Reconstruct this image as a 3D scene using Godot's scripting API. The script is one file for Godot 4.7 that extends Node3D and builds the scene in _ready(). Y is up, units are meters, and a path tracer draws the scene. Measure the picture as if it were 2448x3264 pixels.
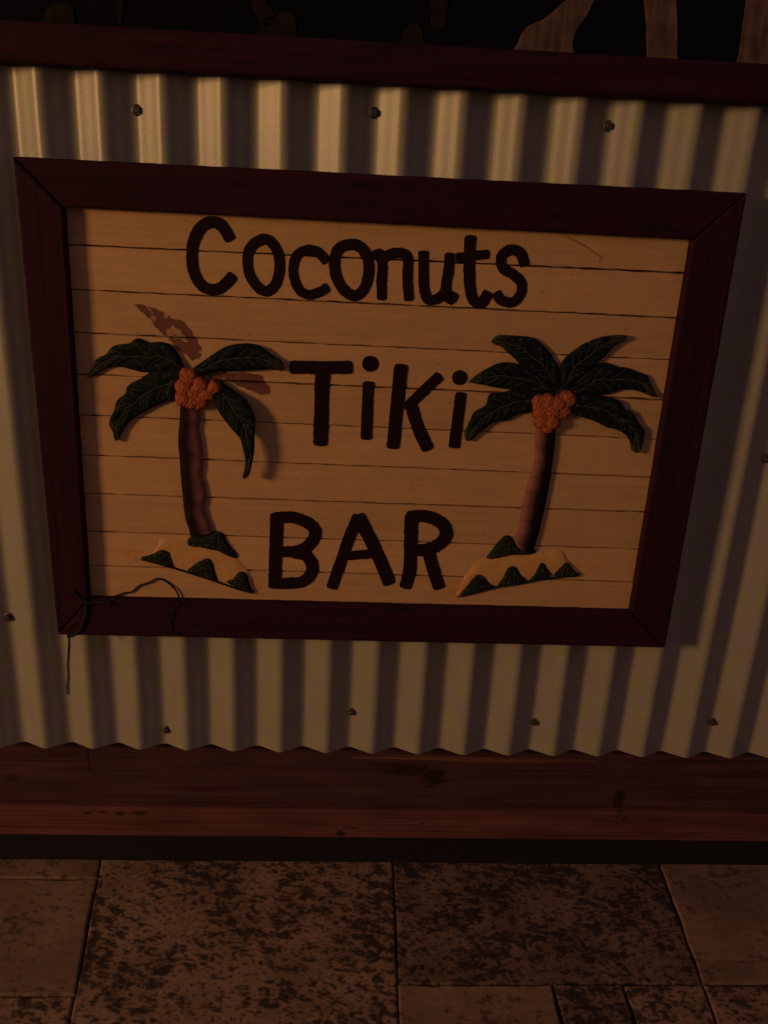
extends Node3D

# ---------------------------------------------------------------- small helpers

func tag(o: Node, label: String, category: String, group := "") -> void:
	o.set_meta("label", label)
	o.set_meta("category", category)
	if group != "":
		o.set_meta("group", group)


func node(called: String, parent: Node = self) -> Node3D:
	var o := Node3D.new()
	o.name = called
	parent.add_child(o, true)
	return o


func put(called: String, mesh: Mesh, mat: Material, parent: Node = self) -> MeshInstance3D:
	var o := MeshInstance3D.new()
	o.name = called
	o.mesh = mesh
	if mat:
		o.material_override = mat
	parent.add_child(o, true)
	return o


func lin(r: float, g: float, b: float) -> Color:
	return Color(r, g, b).linear_to_srgb()


func noise(freq: float, octaves := 3, seed_no := 1) -> FastNoiseLite:
	var n := FastNoiseLite.new()
	n.seed = seed_no
	n.noise_type = FastNoiseLite.TYPE_SIMPLEX_SMOOTH
	n.frequency = freq
	n.fractal_type = FastNoiseLite.FRACTAL_FBM
	n.fractal_octaves = octaves
	return n


func flat_points(a: Array) -> PackedVector2Array:
	var p := PackedVector2Array()
	for i in range(0, a.size(), 2):
		p.append(Vector2(a[i], a[i + 1]) * 0.001)
	return p


func smooth_line(p: PackedVector2Array, count: int, closed := false) -> PackedVector2Array:
	# Catmull-Rom through the points, then even steps along its length
	var fine := PackedVector2Array()
	var n := p.size()
	if n == 2 and not closed:
		fine = p
	else:
		for i in (n if closed else n - 1):
			var p0 := p[posmod(i - 1, n)] if closed else p[maxi(i - 1, 0)]
			var p1 := p[i]
			var p2 := p[posmod(i + 1, n)] if closed else p[i + 1]
			var p3 := p[posmod(i + 2, n)] if closed else p[mini(i + 2, n - 1)]
			for k in 8:
				fine.append(catmull(p0, p1, p2, p3, k / 8.0))
		fine.append(p[0] if closed else p[n - 1])
	var total := 0.0
	for i in fine.size() - 1:
		total += fine[i].distance_to(fine[i + 1])
	var out := PackedVector2Array()
	var seg := 0
	var before := 0.0
	for k in count + 1:
		var want := total * k / count
		while seg < fine.size() - 2 and before + fine[seg].distance_to(fine[seg + 1]) < want:
			before += fine[seg].distance_to(fine[seg + 1])
			seg += 1
		var d := fine[seg].distance_to(fine[seg + 1])
		out.append(fine[seg].lerp(fine[seg + 1], clampf((want - before) / maxf(d, 1e-9), 0.0, 1.0)))
	return out


func catmull(p0: Vector2, p1: Vector2, p2: Vector2, p3: Vector2, t: float) -> Vector2:
	return 0.5 * (2.0 * p1 + (p2 - p0) * t + (2.0 * p0 - 5.0 * p1 + 4.0 * p2 - p3) * t * t + (3.0 * p1 - p0 - 3.0 * p2 + p3) * t * t * t)


class Shape:
	var st := SurfaceTool.new()
	var shade := Color.WHITE

	func _init(smooth := false) -> void:
		st.begin(Mesh.PRIMITIVE_TRIANGLES)
		st.set_smooth_group(0 if smooth else -1)

	func group(smooth: bool) -> void:
		st.set_smooth_group(0 if smooth else -1)

	# corners in any order of turning: OUT is the side that shall be the front
	func tri(a: Vector3, b: Vector3, c: Vector3, out: Vector3, ua := Vector2.ZERO, ub := Vector2.ZERO, uc := Vector2.ZERO, ca := Color.WHITE, cb := Color.WHITE, cc := Color.WHITE) -> void:
		var p := [[a, ua, ca], [b, ub, cb], [c, uc, cc]]
		if (b - a).cross(c - a).dot(out) > 0.0:
			p = [p[0], p[2], p[1]]
		for v in p:
			st.set_color(v[2])
			st.set_uv(v[1])
			st.add_vertex(v[0])

	func quad(a: Vector3, b: Vector3, c: Vector3, d: Vector3, out: Vector3, ua := Vector2.ZERO, ub := Vector2.ZERO, uc := Vector2.ZERO, ud := Vector2.ZERO) -> void:
		tri(a, b, c, out, ua, ub, uc, shade, shade, shade)
		tri(a, c, d, out, ua, uc, ud, shade, shade, shade)

	func done(add_to: ArrayMesh = null) -> ArrayMesh:
		st.generate_normals()
		return st.commit(add_to) if add_to else st.commit()


func inset(p: PackedVector2Array, by: float) -> PackedVector2Array:
	var out := PackedVector2Array()
	var n := p.size()
	var turn := -1.0 if Geometry2D.is_polygon_clockwise(p) else 1.0
	for i in n:
		var a := (p[i] - p[posmod(i - 1, n)]).normalized()
		var b := (p[(i + 1) % n] - p[i]).normalized()
		var na := Vector2(-a.y, a.x) * turn
		var nb := Vector2(-b.y, b.x) * turn
		var m := (na + nb).normalized()
		out.append(p[i] + m * by / maxf(m.dot(na), 0.45))
	return out


# an outline raised from z0 to z1 with a rounded rim; uv are metres on the face, turned by UV_TURN
func slab(p: PackedVector2Array, z0: float, z1: float, rim: float, uv_turn := 0.0, steps := 2, add_to: ArrayMesh = null, uv_shift := Vector2.ZERO) -> ArrayMesh:
	var s := Shape.new()
	var n := p.size()
	var mid := Vector2.ZERO
	for q in p:
		mid += q / n
	var rings := [p, p]
	var level := [z0, z1 - rim]
	for k in steps:
		var t := PI / 2.0 * (k + 1) / steps
		rings.append(inset(p, rim * (1.0 - cos(t))))
		level.append(z1 - rim + rim * sin(t))
	for r in rings.size() - 1:
		s.group(false)
		for i in n:
			var j := (i + 1) % n
			var a: Vector2 = rings[r][i]
			var b: Vector2 = rings[r][j]
			var c: Vector2 = rings[r + 1][j]
			var d: Vector2 = rings[r + 1][i]
			var e := (b - a).normalized()
			var out := Vector3(e.y, -e.x, 0.0) * (-1.0 if Geometry2D.is_polygon_clockwise(p) else 1.0) + Vector3(0, 0, 0.3 if r > 0 else 0.0)
			var dz := Vector2(0, (level[r] - z1) * 0.2)
			s.quad(Vector3(a.x, a.y, level[r]), Vector3(b.x, b.y, level[r]), Vector3(c.x, c.y, level[r + 1]), Vector3(d.x, d.y, level[r + 1]), out,
				(a + dz).rotated(uv_turn) + uv_shift, (b + dz).rotated(uv_turn) + uv_shift, c.rotated(uv_turn) + uv_shift, d.rotated(uv_turn) + uv_shift)
	var top: PackedVector2Array = rings[rings.size() - 1]
	var ids := Geometry2D.triangulate_polygon(top)
	for k in range(0, ids.size(), 3):
		var a := top[ids[k]]
		var b := top[ids[k + 1]]
		var c := top[ids[k + 2]]
		s.tri(Vector3(a.x, a.y, z1), Vector3(b.x, b.y, z1), Vector3(c.x, c.y, z1), Vector3(0, 0, 1), a.rotated(uv_turn) + uv_shift, b.rotated(uv_turn) + uv_shift, c.rotated(uv_turn) + uv_shift)
	return s.done(add_to)


# the same outline with points every STEP metres, each a little off: sawn, knocked edges
func worn(p: PackedVector2Array, amount: float, step: float, seed_no: int) -> PackedVector2Array:
	var n := noise(70.0, 3, seed_no)
	var out := PackedVector2Array()
	for i in p.size():
		var a := p[i]
		var b := p[(i + 1) % p.size()]
		var cut := maxi(int(a.distance_to(b) / step), 1)
		var side := (b - a).normalized().orthogonal()
		for k in cut:
			var c := a.lerp(b, float(k) / cut)
			out.append(c if k == 0 else c + side * n.get_noise_2d(c.x + i * 3.0, c.y) * amount)
	return out


func rect(x0: float, y0: float, x1: float, y1: float) -> PackedVector2Array:
	return PackedVector2Array([Vector2(x0, y0), Vector2(x1, y0), Vector2(x1, y1), Vector2(x0, y1)])


func box_mesh(x0: float, y0: float, z0: float, x1: float, y1: float, z1: float, rim := 0.003) -> ArrayMesh:
	return slab(rect(x0, y0, x1, y1), z0, z1, rim)


# a carved piece between two edges that run the same way: HIGH(t, s) is its height above the board, TINT(t, s) its paint
func relief(ea: PackedVector2Array, eb: PackedVector2Array, nt: int, ns: int, z0: float, high: Callable, tint: Callable) -> ArrayMesh:
	var a := smooth_line(ea, nt)
	var b := smooth_line(eb, nt)
	var s := Shape.new(true)
	var pos := []
	var col := []
	for i in nt + 1:
		var row := []
		var cr := []
		for j in ns + 1:
			var t := float(i) / nt
			var u := float(j) / ns
			var q := a[i].lerp(b[i], u)
			row.append(Vector3(q.x, q.y, z0 + high.call(t, u)))
			cr.append(tint.call(t, u))
		pos.append(row)
		col.append(cr)
	for i in nt:
		for j in ns:
			s.tri(pos[i][j], pos[i + 1][j], pos[i + 1][j + 1], Vector3(0, 0, 1), Vector2.ZERO, Vector2.ZERO, Vector2.ZERO, col[i][j], col[i + 1][j], col[i + 1][j + 1])
			s.tri(pos[i][j], pos[i + 1][j + 1], pos[i][j + 1], Vector3(0, 0, 1), Vector2.ZERO, Vector2.ZERO, Vector2.ZERO, col[i][j], col[i + 1][j + 1], col[i][j + 1])
	# the sawn edge and the back, 4 mm below the front of the rim
	s.group(false)
	var rim := []
	for i in nt + 1:
		rim.append([pos[i][0], col[i][0]])
	for j in range(1, ns + 1):
		rim.append([pos[nt][j], col[nt][j]])
	for i in range(nt - 1, -1, -1):
		rim.append([pos[i][ns], col[i][ns]])
	for j in range(ns - 1, 0, -1):
		rim.append([pos[0][j], col[0][j]])
	var mid: Vector3 = (pos[nt / 2][0] + pos[nt / 2][ns]) * 0.5
	for k in rim.size():
		var p: Vector3 = rim[k][0]
		var q: Vector3 = rim[(k + 1) % rim.size()][0]
		if p.distance_to(q) < 1e-6:
			continue
		var e := (q - p).normalized()
		var out := Vector3(e.y, -e.x, 0)
		if out.dot(p - mid) < 0.0:
			out = -out
		var low := Vector3(0, 0, 0.004)
		s.tri(p, q, q - low, out, Vector2.ZERO, Vector2.ZERO, Vector2.ZERO, rim[k][1], rim[k][1], rim[k][1])
		s.tri(p, q - low, p - low, out, Vector2.ZERO, Vector2.ZERO, Vector2.ZERO, rim[k][1], rim[k][1], rim[k][1])
	for i in nt:
		var low := Vector3(0, 0, 0.004)
		s.tri(pos[i][0] - low, pos[i + 1][0] - low, pos[i + 1][ns] - low, Vector3(0, 0, -1), Vector2.ZERO, Vector2.ZERO, Vector2.ZERO, col[i][0], col[i][0], col[i][0])
		s.tri(pos[i][0] - low, pos[i + 1][ns] - low, pos[i][ns] - low, Vector3(0, 0, -1), Vector2.ZERO, Vector2.ZERO, Vector2.ZERO, col[i][0], col[i][0], col[i][0])
	return s.done()


# a rounded lump over an outline, lumpy on top
func pillow(p: PackedVector2Array, z0: float, high: float, tint: Callable, rough := 0.0, seed_no := 5, rings := 7) -> ArrayMesh:
	var edge := smooth_line(p, 44, true)
	edge.remove_at(44)
	var mid := Vector2.ZERO
	for q in edge:
		mid += q / edge.size()
	var n := noise(260.0, 2, seed_no)
	var s := Shape.new(true)
	var rows := []
	for r in rings + 1:
		var f := 1.0 - float(r) / rings
		var row := []
		for q in edge:
			var w := mid.lerp(q, f)
			row.append(Vector3(w.x, w.y, z0 + high * pow(maxf(1.0 - f * f * f, 0.0), 0.5) + rough * n.get_noise_2d(w.x, w.y) * (0.0 if r == 0 else 1.0)))
		rows.append(row)
	for r in rings:
		for i in edge.size():
			var j := (i + 1) % edge.size()
			var c := [tint.call(rows[r][i]), tint.call(rows[r][j]), tint.call(rows[r + 1][j]), tint.call(rows[r + 1][i])]
			s.tri(rows[r][i], rows[r][j], rows[r + 1][j], Vector3(0, 0, 1), Vector2.ZERO, Vector2.ZERO, Vector2.ZERO, c[0], c[1], c[2])
			s.tri(rows[r][i], rows[r + 1][j], rows[r + 1][i], Vector3(0, 0, 1), Vector2.ZERO, Vector2.ZERO, Vector2.ZERO, c[0], c[2], c[3])
	return s.done()


# one stroke of a loaded brush: a thin film with a slightly wavering edge
func stroke(s: Shape, line: PackedVector2Array, width: float, z0: float, z1: float, closed: bool, seed_no: int) -> void:
	var length := 0.0
	for i in line.size() - 1:
		length += line[i].distance_to(line[i + 1])
	var cap := width * 0.27
	var steps := maxi(int(length / 0.0016), 8)
	var p := smooth_line(line, steps, closed)
	var n := noise(150.0, 3, seed_no)
	var rows := []
	var count := p.size()
	for i in count:
		var d: Vector2
		if closed:
			d = (p[(i + 1) % (count - 1)] - p[posmod(i - 1, count - 1)]).normalized()
		else:
			d = (p[mini(i + 1, count - 1)] - p[maxi(i - 1, 0)]).normalized()
		rows.append([p[i], Vector2(-d.y, d.x), d, 1.0])
	if not closed:
		for k in 5:
			var f := (k + 1) / 5.0
			var w := pow(1.0 - f * f, 0.22) if f < 1.0 else 0.12
			rows.push_front([p[0] - (p[1] - p[0]).normalized() * cap * f, Vector2(-(p[1] - p[0]).normalized().y, (p[1] - p[0]).normalized().x), Vector2.ZERO, w])
			var e := (p[count - 1] - p[count - 2]).normalized()
			rows.push_back([p[count - 1] + e * cap * f, Vector2(-e.y, e.x), Vector2.ZERO, w])
	for i in rows.size() - 1:
		var quadrow := []
		for k in [i, i + 1]:
			var c: Vector2 = rows[k][0]
			var side: Vector2 = rows[k][1]
			var h: float = width * 0.5 * rows[k][3]
			var wl := h * (1.0 + 0.085 * n.get_noise_2d(c.x + 3.1, c.y) + 0.05 * n.get_noise_2d(c.x * 0.25, c.y * 0.25 + 7.0))
			var wr := h * (1.0 + 0.085 * n.get_noise_2d(c.x - 5.7, c.y) + 0.05 * n.get_noise_2d(c.x * 0.25 + 9.0, c.y * 0.25))
			var l := c + side * wl
			var r := c - side * wr
			var li := c + side * maxf(wl - 0.0007, 0.0)
			var ri := c - side * maxf(wr - 0.0007, 0.0)
			quadrow.append([Vector3(l.x, l.y, z0), Vector3(li.x, li.y, z1), Vector3(ri.x, ri.y, z1), Vector3(r.x, r.y, z0)])
		for j in 3:
			s.quad(quadrow[0][j], quadrow[1][j], quadrow[1][j + 1], quadrow[0][j + 1], Vector3(0, 0, 1))


func tube(s: Shape, p: Array, radius: float, sides := 7) -> void:
	var rows := []
	for i in p.size():
		var d: Vector3 = (p[mini(i + 1, p.size() - 1)] - p[maxi(i - 1, 0)]).normalized()
		var a := d.cross(Vector3(0.31, 0.2, 0.93)).normalized()
		var b := d.cross(a)
		var ring := []
		for k in sides:
			var t := TAU * k / sides
			ring.append(p[i] + (a * cos(t) + b * sin(t)) * radius)
		rows.append(ring)
	for i in p.size() - 1:
		for k in sides:
			var m := (k + 1) % sides
			s.quad(rows[i][k], rows[i][m], rows[i + 1][m], rows[i + 1][k], rows[i][k] - p[i])
	for e in [0, p.size() - 1]:
		for k in range(1, sides - 1):
			s.tri(rows[e][0], rows[e][k], rows[e][k + 1], p[e] - p[1 if e == 0 else e - 1])


func lathe(s: Shape, profile: Array, sides: int, base := Transform3D.IDENTITY) -> void:
	# profile: [radius, height] from the bottom up, about the local y axis
	for i in profile.size() - 1:
		for k in sides:
			var t0 := TAU * k / sides
			var t1 := TAU * (k + 1) / sides
			var q := []
			for v in [[i, t0], [i, t1], [i + 1, t1], [i + 1, t0]]:
				q.append(base * Vector3(cos(v[1]) * profile[v[0]][0], profile[v[0]][1], sin(v[1]) * profile[v[0]][0]))
			var slope: float = profile[i][0] - profile[i + 1][0]
			var rise: float = profile[i + 1][1] - profile[i][1]
			var tm := (t0 + t1) * 0.5
			var out := base.basis * Vector3(cos(tm) * rise, slope, sin(tm) * rise)
			if profile[i][0] > 1e-6:
				s.tri(q[0], q[1], q[2], out, Vector2.ZERO, Vector2.ZERO, Vector2.ZERO, s.shade, s.shade, s.shade)
			if profile[i + 1][0] > 1e-6:
				s.tri(q[0], q[2], q[3], out, Vector2.ZERO, Vector2.ZERO, Vector2.ZERO, s.shade, s.shade, s.shade)


func matte(color: Color, rough := 0.8, shine := 0.4) -> StandardMaterial3D:
	var m := StandardMaterial3D.new()
	m.albedo_color = color
	m.roughness = rough
	m.metallic_specular = shine
	return m


func painted(rough := 0.6, shine := 0.4) -> StandardMaterial3D:
	var m := matte(Color.WHITE, rough, shine)
	m.vertex_color_use_as_albedo = true
	return m


func textured(im: Image, span: Vector2, start: Vector2, rough := 0.8, shine := 0.35) -> StandardMaterial3D:
	# uv in metres; the picture covers SPAN metres from START (lower left corner)
	var m := matte(Color.WHITE, rough, shine)
	m.albedo_texture = ImageTexture.create_from_image(im)
	m.uv1_scale = Vector3(1.0 / span.x, -1.0 / span.y, 1)
	m.uv1_offset = Vector3(-start.x / span.x, 1.0 + start.y / span.y, 0)
	return m


func relief_map(m: StandardMaterial3D, im: Image, strength: float) -> void:
	var b: Image = im.duplicate()
	b.convert(Image.FORMAT_RGBA8)
	b.bump_map_to_normal_map(strength)
	m.normal_enabled = true
	m.normal_texture = ImageTexture.create_from_image(b)


# ---------------------------------------------------------------- textures

func plank_picture() -> Image:
	# thin cream paint over pale wood, 0.5 mm a pixel; row 0 is the top
	var w := 1440
	var h := 1000
	var im := Image.create(w, h, false, Image.FORMAT_RGB8)
	var blotch := noise(0.012, 3, 21)
	var grain := noise(0.02, 3, 22)
	var fine := noise(0.35, 2, 23)
	var speck := noise(0.09, 2, 24)
	var edge := noise(0.05, 3, 25)
	var patches := [flat_points([-282.7, 826.4, -274.5, 826.0, -256.7, 821.5, -242.0, 813.0, -227.1, 807.6, -219.7, 800.3, -215.4, 792.8, -209.6, 780.7, -206.7, 774.6, -210.0, 766.7, -219.3, 763.2, -228.2, 772.2, -237.2, 776.5, -243.0, 785.6, -251.8, 792.9, -260.6, 801.7, -266.2, 810.5, -274.9, 817.7]), flat_points([-204.3, 746.5, -182.5, 751.3, -151.5, 751.6, -137.5, 749.0, -134.4, 741.2, -128.1, 736.6, -128.1, 727.0, -139.1, 725.4, -153.2, 730.9, -174.9, 739.6, -190.5, 740.7])]
	var scratch := flat_points([207.4, 921.7, 227.7, 913.4, 249.7, 901.1, 248.2, 895.9])
	var boxes := []
	for p in patches:
		var r := Rect2(p[0], Vector2.ZERO)
		for q in p:
			r = r.expand(q)
		boxes.append(r.grow(0.006))
	var rows := PLANK_EDGES
	var tones := [0.0, 0.05, -0.04, 0.03, -0.06, 0.03, 0.0, -0.05, 0.05, -0.03]
	var reds := [Vector3(-0.303, 0.515, 0.018), Vector3(0.116, 0.474, 0.016), Vector3(-0.14, 0.472, 0.014), Vector3(0.29, 0.512, 0.012), Vector3(0.05, 0.62, 0.012)]
	for y in h:
		var wy := 0.93 + 0.015 - (y + 0.5) * 0.0005
		var k := 0
		while k < 9 and wy < rows[k]:
			k += 1
		for x in w:
			var wx := -0.36 + (x + 0.5) * 0.0005
			var b := blotch.get_noise_2d(x, y)
			var g := grain.get_noise_2d(x * 0.16 + k * 311.0, y * 3.2)
			var f := fine.get_noise_2d(x, y)
			var v: float = 1.0 + tones[k] + 0.09 * b + 0.10 * g + 0.12 * f
			var r := 0.60 * v
			var gr := 0.365 * v * (1.0 - 0.05 * b)
			var bl := 0.178 * v * (1.0 - 0.15 * b)
			var sp := speck.get_noise_2d(x * 0.55 + k * 77.0, y + 500.0)
			if sp > 0.64:
				var d := minf((sp - 0.64) * 3.0, 0.45)
				r *= 1.0 - d * 0.7
				gr *= 1.0 - d
				bl *= 1.0 - d
			var at := Vector2(wx, wy)
			for q in reds:
				var dd: float = at.distance_to(Vector2(q.x, q.y)) / q.z
				if dd < 1.0:
					var t: float = (1.0 - dd) * clampf(0.55 + edge.get_noise_2d(x * 1.5, y * 1.5) * 1.6, 0.0, 1.0)
					gr *= 1.0 - 0.38 * t
					bl *= 1.0 - 0.55 * t
			for n in 2:
				if boxes[n].has_point(at):
					var j := Vector2(edge.get_noise_2d(x, y), edge.get_noise_2d(x + 900, y)) * 0.0018
					if Geometry2D.is_point_in_polygon(at + j, patches[n]):
						var across: float = (x * 0.82 - y * 0.57) if n == 0 else y * 1.0
						var along: float = (x * 0.57 + y * 0.82) if n == 0 else x * 1.0
						var s := grain.get_noise_2d(along * 0.5, across * 4.0)
						var worn := edge.get_noise_2d(x * 0.55 + 40, y * 0.55)
						var cover := lerpf(0.88, 0.30, smoothstep(0.0, 0.2, worn - (0.13 if (n == 0 and wy > 0.785) else 0.35)))
						r = lerpf(r, 0.125 * (1.0 + 0.5 * s), cover)
						gr = lerpf(gr, 0.036 * (1.0 + 0.5 * s), cover)
						bl = lerpf(bl, 0.032 * (1.0 + 0.5 * s), cover)
			for i in scratch.size() - 1:
				var c := Geometry2D.get_closest_point_to_segment(at, scratch[i], scratch[i + 1])
				var dd := c.distance_to(at)
				if dd < 0.0013:
					r *= 0.72
					gr *= 0.6
					bl *= 0.55
			im.set_pixel(x, y, Color(r, gr, bl).linear_to_srgb())
	return im


func beam_picture() -> Image:
	# red-brown stained softwood, 0.63 mm a pixel over 1.3 m x 0.2 m
	var w := 2048
	var h := 316
	var im := Image.create(w, h, false, Image.FORMAT_RGB8)
	var grain := noise(0.02, 4, 31)
	var wide := noise(0.004, 2, 32)
	var fine := noise(0.4, 2, 33)
	var wob := noise(0.02, 3, 34)
	var k := 1.3 / w
	# knots and dark marks: x, y, half width, half height, depth
	var knots := [[0.1106, 0.152, 0.021, 0.017, 0.85], [0.07, 0.165, 0.034, 0.014, 0.6], [0.025, 0.174, 0.02, 0.006, 0.4], [-0.0251, 0.0555, 0.010, 0.0055, 0.9], [-0.008, 0.066, 0.016, 0.003, 0.5], [0.392, 0.113, 0.011, 0.022, 0.75],
		[0.402, 0.088, 0.006, 0.007, 0.7], [0.0963, 0.0753, 0.004, 0.004, 0.7], [-0.393, 0.0876, 0.008, 0.003, 0.8], [-0.371, 0.0895, 0.006, 0.0028, 0.8], [-0.347, 0.088, 0.008, 0.004, 0.85], [-0.318, 0.0886, 0.009, 0.004, 0.85],
		[0.44, 0.066, 0.004, 0.004, 0.6], [-0.5, 0.14, 0.013, 0.006, 0.5]]
	for y in h:
		var wy := 0.235 - (y + 0.5) * k
		for x in w:
			var wx := -0.65 + (x + 0.5) * k
			var bend := 0.0
			var dark := 0.0
			for q in knots:
				var dx: float = (wx - q[0]) / q[2]
				var dy: float = (wy - q[1]) / q[3]
				var d2 := dx * dx + dy * dy
				if d2 < 9.0:
					bend += exp(-d2 * 0.5) * dy * 9.0
					if d2 < 2.5:
						var d := sqrt(d2) + 0.5 * wob.get_noise_2d(x * 2.0, y * 3.0)
						dark = maxf(dark, q[4] * 0.8 * smoothstep(0.0, 1.0, (1.25 - d) * 1.25))
			var g := grain.get_noise_2d(x * 0.07, (y + bend) * 6.0 + 4.0 * wide.get_noise_2d(x, y))
			var broad := wide.get_noise_2d(x * 0.8, y * 5.0)
			var v := 1.0 + 0.50 * g + 0.35 * broad + 0.12 * fine.get_noise_2d(x, y)
			var lower := wy < 0.0985
			var c := Vector3(0.132, 0.047, 0.042) if lower else Vector3(0.072, 0.029, 0.032)
			c *= maxf(v, 0.25)
			# a long splinter is gone at the upper edge: bare, paler wood
			var lip := 0.1850 + 0.0016 * wob.get_noise_2d(x * 0.4, 3.0)
			if wx > -0.012 and wx < 0.345:
				var t := clampf(1.0 - absf(wy - lip) / (0.0065 * (0.55 + 0.45 * sin((wx + 0.012) * 8.8))), 0.0, 1.0)
				t *= clampf(0.75 + 2.0 * g, 0.0, 1.0)
				c = c.lerp(Vector3(0.185, 0.085, 0.048), smoothstep(0.0, 1.0, t * 1.3) * 0.9)
			# a hairline crack
			if absf(wx + 0.3888 + 0.0008 * sin(wy * 300.0)) < 0.0011 and wy > 0.155 and wy < 0.192:
				dark = maxf(dark, 0.75)
			c *= 1.0 - dark
			im.set_pixel(x, y, Color(c.x, c.y, c.z).linear_to_srgb())
	return im


func wine_picture() -> Image:
	# dark wine-red paint with the grain showing through, 0.8 m x 0.2 m
	var im := Image.create(1024, 256, false, Image.FORMAT_RGB8)
	var grain := noise(0.02, 4, 41)
	var wear := noise(0.02, 3, 42)
	var fine := noise(0.4, 2, 43)
	for y in 256:
		for x in 1024:
			var g := grain.get_noise_2d(x * 0.09, y * 5.0)
			var v := 1.0 + 0.42 * g + 0.2 * fine.get_noise_2d(x, y)
			var c := Vector3(0.036, 0.0085, 0.0205) * maxf(v, 0.3)
			var t := wear.get_noise_2d(x * 0.5, y * 2.0)
			if t > 0.34:
				c = c.lerp(Vector3(0.018, 0.010, 0.014), minf((t - 0.34) * 5.0, 0.8))
			im.set_pixel(x, y, Color(c.x, c.y, c.z).linear_to_srgb())
	return im


func stone_picture(seed_no: int, pale: Vector3, dark: Vector3, cover: float) -> Image:
	# travertine with ragged dark pits, 0.72 m a side
	var im := Image.create(900, 900, false, Image.FORMAT_RGB8)
	var big := noise(0.006, 2, seed_no)
	var blot := noise(0.040, 5, seed_no + 1)
	var pit := noise(0.11, 4, seed_no + 2)
	var fine := noise(0.35, 2, seed_no + 3)
	for y in 900:
		for x in 900:
			var u := x * 0.62 + y * 0.30
			var v := y * 1.05 - x * 0.34
			var b := blot.get_noise_2d(u, v) + 0.55 * big.get_noise_2d(x, y)
			var p := pit.get_noise_2d(u, v)
			var f := fine.get_noise_2d(x, y)
			var t := smoothstep(0.0, 1.0, (b + 0.7 * p + cover) * 1.35 + 0.27)
			t = maxf(t, clampf((p - 0.30 + cover * 0.6) * 5.0, 0.0, 0.9))
			var base := pale * (1.0 + 0.28 * big.get_noise_2d(x + 700, y) + 0.2 * f + 0.22 * blot.get_noise_2d(u + 300, v))
			var c := base.lerp(dark * (1.0 + 0.4 * f), t * 0.92)
			im.set_pixel(x, y, Color(c.x, c.y, c.z).linear_to_srgb())
	return im


func sheet_picture() -> Image:
	# off-white stove enamel, dusty and speckled, 0.5 m a side
	var im := Image.create(1024, 1024, false, Image.FORMAT_RGB8)
	var patch := noise(0.01, 3, 61)
	var speck := noise(0.22, 3, 62)
	var fine := noise(0.5, 1, 63)
	var hue := noise(0.013, 2, 64)
	for y in 1024:
		for x in 1024:
			var v := 1.0 + 0.07 * patch.get_noise_2d(x, y * 0.7) + 0.24 * speck.get_noise_2d(x, y) + 0.06 * fine.get_noise_2d(x, y)
			var q := hue.get_noise_2d(x, y)
			im.set_pixel(x, y, Color(0.332 * v * (1.0 - 0.03 * q), 0.308 * v * (1.0 + 0.09 * q), 0.252 * v * (1.0 - 0.32 * q)).linear_to_srgb())
	return im


func brushed(color: Vector3, seed_no: int) -> StandardMaterial3D:
	# dry paint, brushed up and down, 0.4 m a side
	var im := Image.create(400, 400, false, Image.FORMAT_RGB8)
	var hair := noise(0.03, 4, seed_no)
	var patch := noise(0.02, 3, seed_no + 7)
	for y in 400:
		for x in 400:
			var v := 1.0 + 0.5 * hair.get_noise_2d(x * 4.0, y * 0.35) + 0.45 * patch.get_noise_2d(x, y)
			im.set_pixel(x, y, Color(color.x * v, color.y * v, color.z * v).linear_to_srgb())
	return textured(im, Vector2(0.4, 0.4), Vector2.ZERO, 0.85, 0.2)


const PLANK_EDGES := [0.88815, 0.83795, 0.7887, 0.74, 0.69055, 0.6404, 0.5922, 0.54125, 0.4942]
const PLANK_LEFT := [0.8888, 0.8398, 0.7912, 0.7426, 0.6935, 0.6433, 0.5938, 0.5433, 0.4963]
const PLANK_RIGHT := [0.8875, 0.8361, 0.7862, 0.7374, 0.6876, 0.6375, 0.5906, 0.5392, 0.4921]

var M := {}


func _ready() -> void:
	# ------------------------------------------------ camera, night sky, lamp light
	var cam := Camera3D.new()
	cam.name = "camera"
	cam.fov = 59.12
	cam.near = 0.05
	cam.far = 200.0
	cam.transform = Transform3D(Basis(Vector3(0.99806732, 0.0468568, 0.04081754), Vector3(-0.02906276, 0.93254517, -0.35988174), Vector3(-0.05492711, 0.35799993, 0.93210464)), Vector3(-0.0479, 0.9877, 1.078))
	add_child(cam)
	cam.current = true

	var world := WorldEnvironment.new()
	world.name = "night"
	var e := Environment.new()
	var sky := Sky.new()
	var pm := ProceduralSkyMaterial.new()
	pm.sky_top_color = lin(0.064, 0.039, 0.050)
	pm.sky_horizon_color = lin(0.085, 0.052, 0.048)
	pm.ground_horizon_color = lin(0.03, 0.018, 0.018)
	pm.ground_bottom_color = lin(0.015, 0.009, 0.009)
	pm.sky_curve = 0.2
	sky.sky_material = pm
	e.sky = sky
	e.background_mode = Environment.BG_SKY
	e.background_energy_multiplier = SKY_ENERGY
	e.ambient_light_source = Environment.AMBIENT_SOURCE_SKY
	e.tonemap_mode = Environment.TONE_MAPPER_LINEAR
	e.tonemap_exposure = 1.0
	e.sdfgi_enabled = true
	e.ssao_enabled = true
	e.ssil_enabled = true
	world.environment = e
	add_child(world)

	make_lamp(LAMP_AT, LAMP_ENERGY)

	make_materials()
	make_ground()
	make_bar_front()
	make_sign()
	make_cord()


const SKY_ENERGY := 1.5
const LAMP_AT := Vector3(-3.6, 1.42, 2.0)
const LAMP_ENERGY := 6.0


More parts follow.
